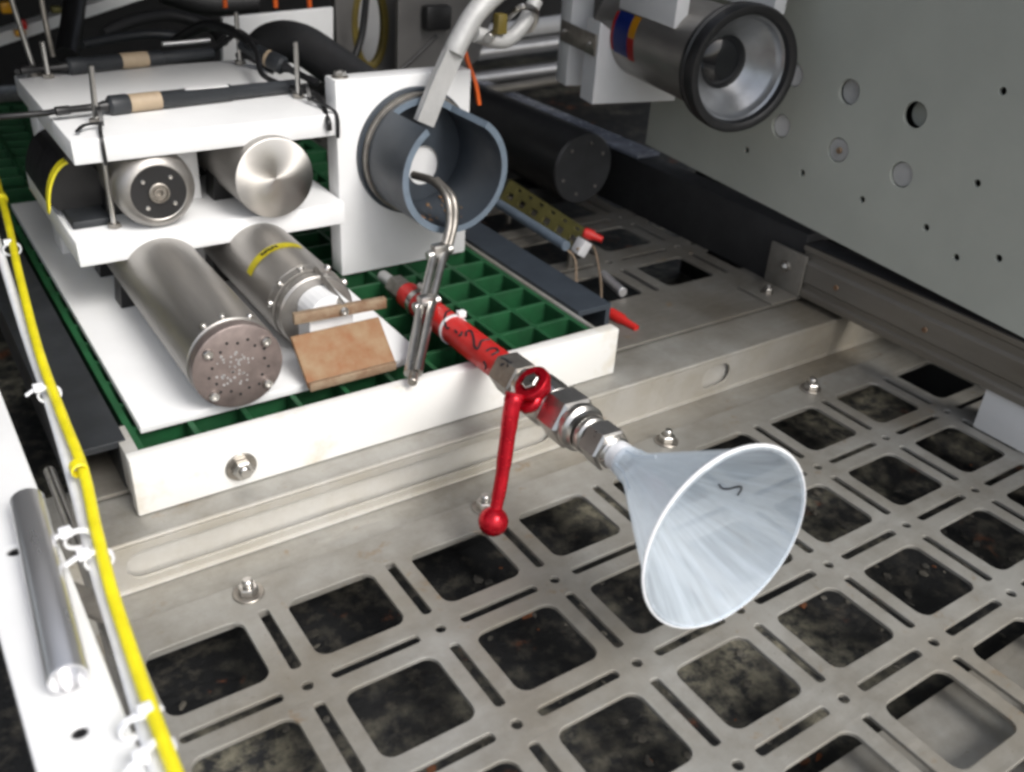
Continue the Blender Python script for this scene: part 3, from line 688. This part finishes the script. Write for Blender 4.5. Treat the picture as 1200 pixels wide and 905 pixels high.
def wrap(a0, a1, g0, g1, r, n=10):
    b = bmesh.new(); rows = [[b.verts.new(on_cyl(a, R_(g0 + (g1 - g0) * k / n), r)) for a in (a0, a1)] for k in range(n + 1)]
    for A_, B_ in zip(rows, rows[1:]): b.faces.new((A_[0], A_[1], B_[1], B_[0]))
    bmesh.ops.solidify(b, geom=b.faces[:], thickness=-.0004); bmesh.ops.recalc_face_normals(b, faces=b.faces[:]); return b
X_, Y_, Z_ = frame_of(ax_h)
LG = 180 if X_.x > 0 else 0       # angle of the housing's left side
for nm, a0, a1, g0, g1, m in (('blue_label', .196, .238, -30, 22, 'blue'), ('amber_label', .176, .1955, -30, -4, 'amber'), ('red_label', .176, .1955, -3.5, 24, 'red_cap'), ('red_label', .2385, .246, -28, 20, 'red_cap')):
    sg = 1 if LG == 0 else -1
    obj(nm, wrap(a0, a1, LG - sg * g0, LG - sg * g1, .0647), m, t)
# white saddle blocks carrying the housing
t = thing('mount_bracket', 'white plastic saddle block and post joined by a dark strap behind the housing', 'bracket', (.76, .53, .30))
rotm = Matrix.Translation(hc) @ Matrix.Rotation(-math.atan2(.2185, 1), 4, 'Z')
sad = [(-.078, -.098), (.05, -.098), (.05, -.04)] 
arc = [(.0652 * math.cos(R_(a)), .0652 * math.sin(R_(a))) for a in range(-38, -191, -9)]
sad = [(-.080, -.100), (.058, -.100)] + [(.058, -.036)] + arc + [(-.080, .012)]
obj('saddle', plate([sad], .045, .0015, rotm @ XZ(.270)), 'white', t)
obj('post', xform(box(-.0815, -.045, .345, .385, -.098, .25, .002), rotm), 'white', t)
stp = obj('strap', xform(box(-.0845, -.0820, .252, .375, -.034, -.004, .0008), rotm), 'steel_dull', t)
for yy in (.270, .362): screw((rotm @ V((-.0845, yy, -.019))), rotm.to_3x3() @ V((-1, 0, 0)), .004, .003, stp)
obj('hanger', xform(box(-.0575, -.0385, .088, .243, .034, .26, .0015), rotm), 'white', t)
obj('hanger', xform(box(.0600, .0780, .045, .243, .058, .26, .0015), rotm), 'white', t)
obj('top_plate', xform(box(-.079, .0785, .2475, .292, .0665, .26, .0015), rotm), 'white', t)

# black cylinder lying on the rear grating
t = thing('black_cylinder', 'black cylinder with dull grey bolted end face lying below the camera housing', 'cylinder', (.79, .9, .0575))
c0 = V((.790, .665, .150)); rc = .0608
obj('body', cyl(c0 + V((0, .001, 0)), c0 + V((0, .75, 0)), rc, 56, .002), 'black', t)
ef = obj('end_face', lathe(c0, (0, 1, 0), [(0, 0), (0, rc - .003), (.0009, rc - .002), (.0009, 0)], 56), 'black_face', t)
for a in (30, 75, 130, 200, 255, 310): screw(c0 + V((rc * .72 * math.cos(R_(a)), 0, rc * .72 * math.sin(R_(a)))), (0, -1, 0), .0028, .0015, ef, m='steel_dull')
for y in (.75, 1.1): obj('cradle', box(.745, .835, y, y + .06, .0578, .0935, .002), 'black', t)

# perforated olive strip with a grey tube and capped cords
t = thing('perforated_strip', 'olive yellow perforated metal strip lying beside the grey side channel', 'strip', (.66, .65, .06))
e0, e1 = on((592, 222), 'z', .11), on((684, 284), 'z', .11)
dv = (e1 - e0); Ls = dv.length; dv.normalize()
up_ = V((.30, -.75, .62)); up_ = (up_ - dv * up_.dot(dv)).normalized(); nn = dv.cross(up_)
lp = [[(0, -.018), (Ls, -.018), (Ls, .018), (0, .018)]]
for k in range(6):
    lp.append(rrect(.025 + k * (Ls - .05) / 5, -.005, .010, .0055, .002, 3)); lp.append(rrect(.04 + k * (Ls - .05) / 5.5, .0115, .007, .0025, .002, 3))
mt = Matrix(((dv.x, up_.x, nn.x, e0.x), (dv.y, up_.y, nn.y, e0.y), (dv.z, up_.z, nn.z, e0.z), (0, 0, 0, 1)))
obj('strip', plate(lp, .003, .0004, mt), 'olive', t)
obj('end_clip', xform(box(Ls - .010, Ls + .012, -.020, .004, -.008, .008, .002), mt), 'label', t)
for k in (.1, .9): obj('leg', cyl(e0 + dv * Ls * k + V((0, 0.006, -.0525)), e0 + dv * Ls * k + V((0, .006, -.005)), .005, 12), 'steel_dull', t)
solo('grey_pipe', cyl(on((583, 238), 'z', .118), on((664, 289), 'z', .118), .0075, 20, .001), 'pvc_cut', 'thin pale grey pipe in front of the olive perforated strip', 'pipe')
solo('short_tube', cyl(on((706, 322), 'z', .066), on((730, 343), 'z', .066), .0075, 18, .001), 'grit', 'short bright metal tube lying on the rear grating', 'tube')
def cord(pts, lab, cap):
    c = thing('capped_cord', lab, 'cord', pts[-1]); obj('cord', sweep(pts, .0018, 6), 'string', c)
    d = (cap[1] - cap[0]).normalized(); obj('cap', lathe(cap[0], d, [(0, 0), (0, .006), (.002, .0078), ((cap[1] - cap[0]).length * .45, .008), ((cap[1] - cap[0]).length * .6, .0055), ((cap[1] - cap[0]).length, .0048), ((cap[1] - cap[0]).length, 0)], 18), 'red_cap', c)
cord([on((676, 292), 'z', .105), on((693, 288), 'z', .102), on((699, 300), 'z', .085), on((704, 330), 'z', .07), on((706, 368), 'z', .062), on((716, 366), 'z', .060)], 'tan cord with red rubber cap lying beside the white bar end', (on((714, 366), 'z', .064), on((746, 385), 'z', .060)))
cord([on((664, 292), 'z', .105), on((674, 305), 'z', .09), on((676, 335), 'z', .066), on((684, 350), 'z', .0605), on((688, 348), 'z', .0605)], 'tan cord with red rubber cap at the end of the perforated strip', (on((684, 272), 'z', .125), on((706, 281), 'z', .118)))

# =================================================================== LEFT SIDE
t = thing('edge_rail', 'white plastic rail carrying a short bright metal tube along the basket edge', 'rail', (-.178, 0, .11))
obj('bar', plate([[(-.203, -.80), (-.153, -.80), (-.153, .60), (-.203, .60)], circ2(*on((93, 857), 'z', .15).xy, .0068, 16), circ2(*on((17, 645), 'z', .15).xy, .0075, 16)], .040, .002, Matrix.Translation((0, 0, .13))), 'white', t)
for y in (-.5, .4): obj('foot', box(-.199, -.157, y, y + .06, -.0749, .1095, .002), 'white', t)
for pp in ((93, 857), (17, 645)):
    q = on(pp, 'z', .15); screw((q.x, q.y, .1430), (0, 0, 1), .0064, .004, t, m='black')
q0, q1 = on((32, 587), 'z', .1632), on((80, 797), 'z', .1632)
solo('metal_tube', lathe(q0, q1 - q0, [(0, 0), (0, .0112), (.0014, .0126), ((q1 - q0).length - .0014, .0126), ((q1 - q0).length, .0118), ((q1 - q0).length, .0104), ((q1 - q0).length - .012, .0102), ((q1 - q0).length - .012, 0)], 40), 'bright', 'short thick bright metal tube resting on the white edge rail', 'tube')
z = .140
def P(px, z): return on(px, 'z', z)
solo('steel_rod', sweep([P((58, 552), .112), P((92, 640), .118), P((124, 735), .124), P((150, 835), .128), P((172, 915), .132)], .0050, 12), 'steel', 'thin bent steel rod running beside the white edge rail', 'rod')
solo('white_cable', sweep([P((-40, 170), .150), P((0, 296), .150), P((30, 390), .150), P((58, 470), .150), P((88, 570), .150), P((112, 665), .150), P((140, 755), .150), P((196, 940), .150)], .0052, 12), 'ptfe', 'thin white cable tied alongside the yellow hose', 'cable')
HP = [(-45, 75), (0, 225), (22, 320), (45, 410), (72, 485), (97, 550), (112, 618), (130, 690), (150, 752), (175, 825), (205, 905), (222, 950)]
hose = thing('yellow_hose', 'bright yellow hose clipped along the left edge of the basket', 'hose', P((130, 690), .05))
obj('hose', sweep([P(p, .165) for p in HP], .0046, 14), 'yellow', hose)
obj('fitting', lathe(P((90, 545), .168), P((100, 565), .168) - P((90, 545), .168), [(0, .0054), (.001, .0068), (.010, .0068), (.011, .0054)], 20, closed=True), 'yellow', hose)
obj('end_cap', xform(cyl((0, 0, 0), (0, .016, 0), .0085, 18, .002), Matrix.Translation(P((2, 235), .165))), 'yellow', hose)
def tie(px, lab, L=.018, tail=None):
    c = P(px, .158); tail = (tail[0] * .75, tail[1] * .75); tt = thing('cable_tie', lab, 'cable tie', c - V((0, 0, .01)), 'white cable ties on the yellow hose')
    d = (P((130, 690), .16) - P((97, 550), .16)).normalized()
    s = d.cross(V((0, 0, 1)))
    pts = [c + s * (.0098 * math.cos(R_(a))) + V((0, 0, .0080 * math.sin(R_(a)))) for a in range(0, 360, 30)]
    obj('loop', sweep(pts + [pts[0]], .001, 4, 2, flat=(.0021, .0009)), 'ptfe', tt)
    obj('head', xform(box(-.0045, .0045, -.004, .004, -.003, .0035, .001), Matrix.Translation(c + V((tail[0] * .4, tail[1] * .4, .009)) if tail else Matrix.Translation(c + s * .012 + V((0, 0, .004))).to_translation())), 'ptfe', tt)
    if tail: obj('tail', sweep([c + V((0, 0, .008)), c + V((tail[0] * .5, tail[1] * .5, .009)), c + V((tail[0], tail[1], .004))], .001, 4, 3, flat=(.002, .0008)), 'ptfe', tt)
tie((14, 292), 'white cable tie on the yellow hose near its upper end cap', tail=(-.01, 0))
tie((58, 462), 'white cable tie with a round head standing off the yellow hose', tail=(-.026, .0))
tie((92, 632), 'white cable tie above the bent grey tab', tail=(-.025, .002))
tie((116, 656), 'white cable tie just over the bent grey tab beside the slotted beam', tail=(-.03, 0))
tie((160, 852), 'white cable tie below the bent grey tab', tail=(.022, .004))
tie((185, 880), 'white cable tie with long loose tail at the lower hose end', tail=(-.035, -.022))
tb = bmesh.new()
pts = [P((74, 676), .140), P((108, 690), .140), P((134, 718), .150), P((118, 726), .150), P((82, 712), .140)]
vs_ = [tb.verts.new(p) for p in pts] + [tb.verts.new(p - V((0, 0, .004))) for p in pts]
tb.faces.new(vs_[:5]); tb.faces.new(vs_[5:][::-1])
for k in range(5): tb.faces.new((vs_[k], vs_[5 + k], vs_[5 + (k + 1) % 5], vs_[(k + 1) % 5]))
bmesh.ops.recalc_face_normals(tb, faces=tb.faces[:])
solo('metal_tab', tb, 'steel_dull', 'small bent grey metal tab beside the bright tube and yellow hose', 'tab')

# =================================================================== PROBES ON THE TOP SHELF
def probe(lab, a, b, r, band, lead):
    a, b = V(a), V(b); d = (b - a); L = d.length; d.normalize()
    tt = thing('probe', lab, 'probe', (a + b) / 2 - V((0, 0, r)), 'black probes on the top shelf')
    obj('body', lathe(a, d, [(0, 0), (0, r * .8), (.003, r * 1.12), (.022, r * 1.12), (.024, r), (L * .62, r), (L * .63, r * .82), (L - .004, r * .78), (L, r * .6), (L, 0)], 28), 'pvc_dark', tt)
    obj('band', lathe(a + d * band[0], d, [(0, r), (0, r * 1.05), (band[1], r * 1.05), (band[1], r)], 28, closed=True), 'tape', tt)
    obj('connector', lathe(a, -d, [(-.001, r * .6), (.004, r * .62), (.010, r * .42), (.040, r * .40), (.042, r * .5), (.056, r * .5), (.058, 0)], 20), 'black', tt)
    if lead: obj('lead', sweep(lead, r * .34, 10), 'black', tt)
    return tt
pr = .0098
s0, s1 = on((126, 124), 'z', .328 + pr * 1.12), on((348, 100), 'z', .328 + pr)
tt = probe('black probe with beige band along the front edge of the top shelf', s0, s1, pr, (.024, .036), [s0 - (s1 - s0).normalized() * .055, on((50, 133), 'z', .337), on((0, 137), 'z', .335), on((-60, 140), 'z', .33)])
lb = on((242, 103), 'z', .328 + pr * 2.0); obj('label', xform(box(-.026, .026, -.006, .006, -.0006, .0006), Matrix.Translation(V((lb.x, s0.y + (s1.y - s0.y) * .5, .328 + pr * 2.0 + .0004)))), 'label', tt)
s0, s1 = on((78, 78), 'z', .328 + pr * 1.12), on((250, 62), 'z', .328 + pr)
probe('black probe with beige band at the back of the top shelf', s0, s1, pr, (.070, .036), [s0 - (s1 - s0).normalized() * .055, on((28, 78), 'z', .338), on((20, 84), 'z', .34)])
s0, s1 = on((333, 78), 'z', .328 + .011), on((282, 52), 'z', .328 + .03)
probe('short black connector with brown band at the end of the cable loop', s0, s1, .011, (.006, .022), None)
solo('black_cable', sweep([on((250, 60), 'z', .338), on((280, 40), 'z', .37), on((300, 60), 'z', .36), on((308, 88), 'z', .345), on((345, 104), 'z', .337), on((372, 112), 'z', .336), on((384, 140), 'y', .512), on((386, 152), 'y', .51)], .0035, 10), 'black', 'black cable looping over the right end of the top shelf', 'cable')
solo('black_cable', sweep([on((205, 48), 'z', .34), on((240, 30), 'z', .37), on((275, 38), 'z', .37), on((296, 52), 'z', .362)], .0075, 12), 'black', 'thick black cable arching behind the back probe', 'cable')
def ztie(px, lab, dx):
    p = on(px, 'z', .329); tt = thing('cable_tie', lab, 'cable tie', p, 'black cable ties on the top shelf')
    obj('loop', sweep([p + V((0, .012, .003)), p + V((.002, 0, .020)), p + V((.001, -.012, .010)), p + V((0, -.014, .003))], .001, 4, 4, flat=(.0022, .001)), 'black', tt)
    e = V((p.x, .512, .33))
    obj('tail', sweep([p + V((0, -.012, .006)), V((p.x + dx * .3, .530, .334)), V((p.x + dx * .5, .512, .327)), V((p.x + dx * .5, .511, .300))], .001, 4, 4, flat=(.002, .0009)), 'black', tt)
    obj('tail', sweep([p + V((0, -.012, .006)), p + V((dx, -.016, .006)), p + V((dx * 1.6, -.03, .004))], .001, 4, 4, flat=(.002, .0009)), 'black', tt)
ztie((116, 147), 'black cable tie hanging off the shelf front near the probe connector', -.018)
ztie((357, 118), 'black cable tie at the tail of the front probe', .022)

# =================================================================== BACKGROUND (gear beyond the rack, and unseen blocks added for shade)
def slab(pxs, y, th, m, name, lab, cat):
    q = [on(p, 'y', y) for p in pxs]
    return solo(name, plate([[(a.x, a.z) for a in q]], th, .001, XZ(y + th / 2)), m, lab, cat)
slab([(262, 22), (390, 10), (390, 95), (262, 105)], 1.02, .012, 'white', 'white_sheet', 'plain white sheet standing behind the black duct', 'sheet')
solo('black_duct', sweep([on((296, 78), 'y', .90), on((318, 52), 'y', .88), on((352, 52), 'y', .84), on((395, 80), 'y', .78), on((440, 112), 'y', .70), on((470, 135), 'y', .64)], .030, 24), 'rubber', 'thick black ribbed duct curving down behind the white side plate', 'duct')
# grey frame with an oval opening
q = [on(p, 'y', 1.08) for p in ((392, -40), (466, -40), (470, 130), (398, 130))]
cq = on((434, 30), 'y', 1.08); ov = lambda k: [(cq.x + .034 * k * math.cos(2 * math.pi * i / 36), cq.z + .075 * (1 - (1 - k) * .45) * math.sin(2 * math.pi * i / 36)) for i in range(36)]
t = thing('hatch_frame', 'grey frame with oval opening and brown seal behind the rack', 'frame', (cq.x, 1.08, .2))
obj('plate', plate([[(a.x, a.z) for a in q], ov(1.0)], .02, .001, XZ(1.09)), 'frame', t)
obj('seal', plate([ov(.998), ov(.80)], .016, .003, XZ(1.085)), 'brass', t)
t = thing('grey_cover', 'grey metal cover with black square knob behind the plastic tube', 'cover', (.66, 1.0, .2))
q = [on(p, 'y', 1.0) for p in ((468, -50), (600, -50), (560, 70), (520, 100), (466, 100))]
obj('plate', plate([[(a.x, a.z) for a in q]], .012, .001, XZ(1.006)), 'frame', t)
kc = on((508, 20), 'y', .998); obj('knob', box(kc.x - .026, kc.x + .026, .975, .998, kc.z - .020, kc.z + .022, .006), 'black', t)
obj('seam', sweep([on((512, 42), 'y', .998), on((492, 62), 'y', .998), on((470, 82), 'y', .998)], .003, 6, 2), 'black', t)
for y0_, r, m, lab in ((37, .018, 'label', 'white horizontal tube, topmost of the tubes behind the orange strap'), (58, .017, 'grit', 'grey horizontal tube, middle of the tubes behind the orange strap'), (88, .014, 'grit', 'grey horizontal tube, lowest of the tubes behind the orange strap')):
    a, b = on((540, y0_ + 6), 'y', 1.25), on((690, y0_ - 14), 'y', 1.25)
    solo('cross_tube', cyl(a, b, r, 24, .001), m, lab, 'tube', 'horizontal tubes behind the rack')
# ledge with small coloured boxes, top left
t = on((0, 48), 'y', 1.7); u = on((165, -4), 'y', 1.7)
slab([(-60, 58), (0, 40), (170, -14), (170, -2), (0, 54), (-60, 74)], 1.62, .05, 'white', 'white_ledge', 'white ledge carrying small coloured boxes in the dark background', 'ledge')
for (a, b, m, lab) in (((0, 3), (16, 16), 'amber', 'small yellow box above the white ledge in the background'), ((24, 24), (33, 35), 'red_cap', 'small red box standing on the white ledge'), ((17, 36), (31, 43), 'amber', 'flat amber block lying on the white ledge'), ((60, 8), (73, 16), 'olive', 'small olive box at the raised end of the ledge')):
    p, q = on(a, 'y', 1.60), on(b, 'y', 1.60); solo('small_box', box(p.x, q.x, 1.60, 1.618, q.z, p.z, .003), m, lab, 'box')
solo('black_post', sweep([on((90, -20), 'y', 1.1), on((84, 30), 'y', 1.05), on((78, 66), 'y', 1.0)], .016, 14), 'black', 'black post rising behind the left end of the top shelf', 'post')
for px in (263, 322, 362):
    a, b = on((px, -6), 'y', 1.1), on((px + 1, 9 if px > 262 else 24), 'y', 1.1)
    solo('orange_rod', cyl(a, b, .004, 10), 'orange', {263: 'thin orange rod at the far left end of the white sheet by a steel rod', 322: 'thin orange rod above the middle of the plain white sheet', 362: 'thin orange rod above the end of the white sheet next to the grey frame'}[px].replace('far left end', 'outer end'), 'rod', 'orange rods behind the white sheet')
# dark hull behind everything
bm = box(-2.2, 3.0, 2.4, 2.5, -.05, 2.2)
o = struct('hull_wall', bm, 'hull')
struct('shade_overhead', box(-2.2, .42, .44, 2.395, .68, 1.2), 'hull')  # unseen slab added above the view to darken the rack's back
struct('shade_side', box(.72, 2.4, -.45, .95, .98, 1.3), 'hull')  # unseen slab, drawn forward to shade the right of the floor
struct('shade_rear', box(.425, 3.0, 1.40, 2.395, .75, 1.2), 'hull')  # unseen slab set far back to shade only the deep background
# bright gear seen through the oval opening
slab([(405, -30), (468, -30), (462, 70), (405, 78)], 1.22, .01, 'label', 'pale_sheet', 'pale sheet showing through the oval opening of the grey frame', 'sheet')
# clutter in the dark behind the top shelf
def clutter(name, px, ys, r, m, lab, cat): solo(name, sweep([on(p, 'y', y) for p, y in zip(px, ys)], r, 12, 6), m, lab, cat)
clutter('black_cable', [(120, 40), (150, 26), (200, 18), (245, 30), (262, 48)], [.95, .97, 1.0, .98, .93], .009, 'rubber', 'black cable sagging behind the back probe towards the white sheet', 'cable')
clutter('black_cable', [(96, 52), (140, 44), (180, 40), (225, 44)], [.9, .92, .93, .92], .0065, 'pvc_dark', 'dark grey cable lying along the back edge of the top shelf', 'cable')
clutter('grey_rod', [(190, 52), (215, 50), (246, 47)], [.86, .86, .86], .0035, 'grit', 'thin pale rod lying behind the back probe', 'rod')
clutter('steel_rod', [(47, -10), (52, 20), (62, 66)], [.86, .86, .86], .0035, 'steel_dull', 'tall thin steel rod leaning at the back corner of the top shelf', 'rod')
clutter('black_pipe', [(190, -10), (240, 4), (300, 2)], [1.3, 1.3, 1.3], .02, 'rubber', 'black pipe crossing the dark background above the probes', 'pipe')
clutter('black_cable', [(405, 118), (412, 80), (424, 40), (430, -10)], [.98, .99, 1.0, 1.0], .006, 'black', 'black cable hanging in front of the oval frame opening', 'cable')
clutter('steel_bar', [(560, 108), (600, 102), (660, 92)], [1.12, 1.12, 1.12], .010, 'alu_dark', 'dull grey bar low behind the white side plate', 'bar')
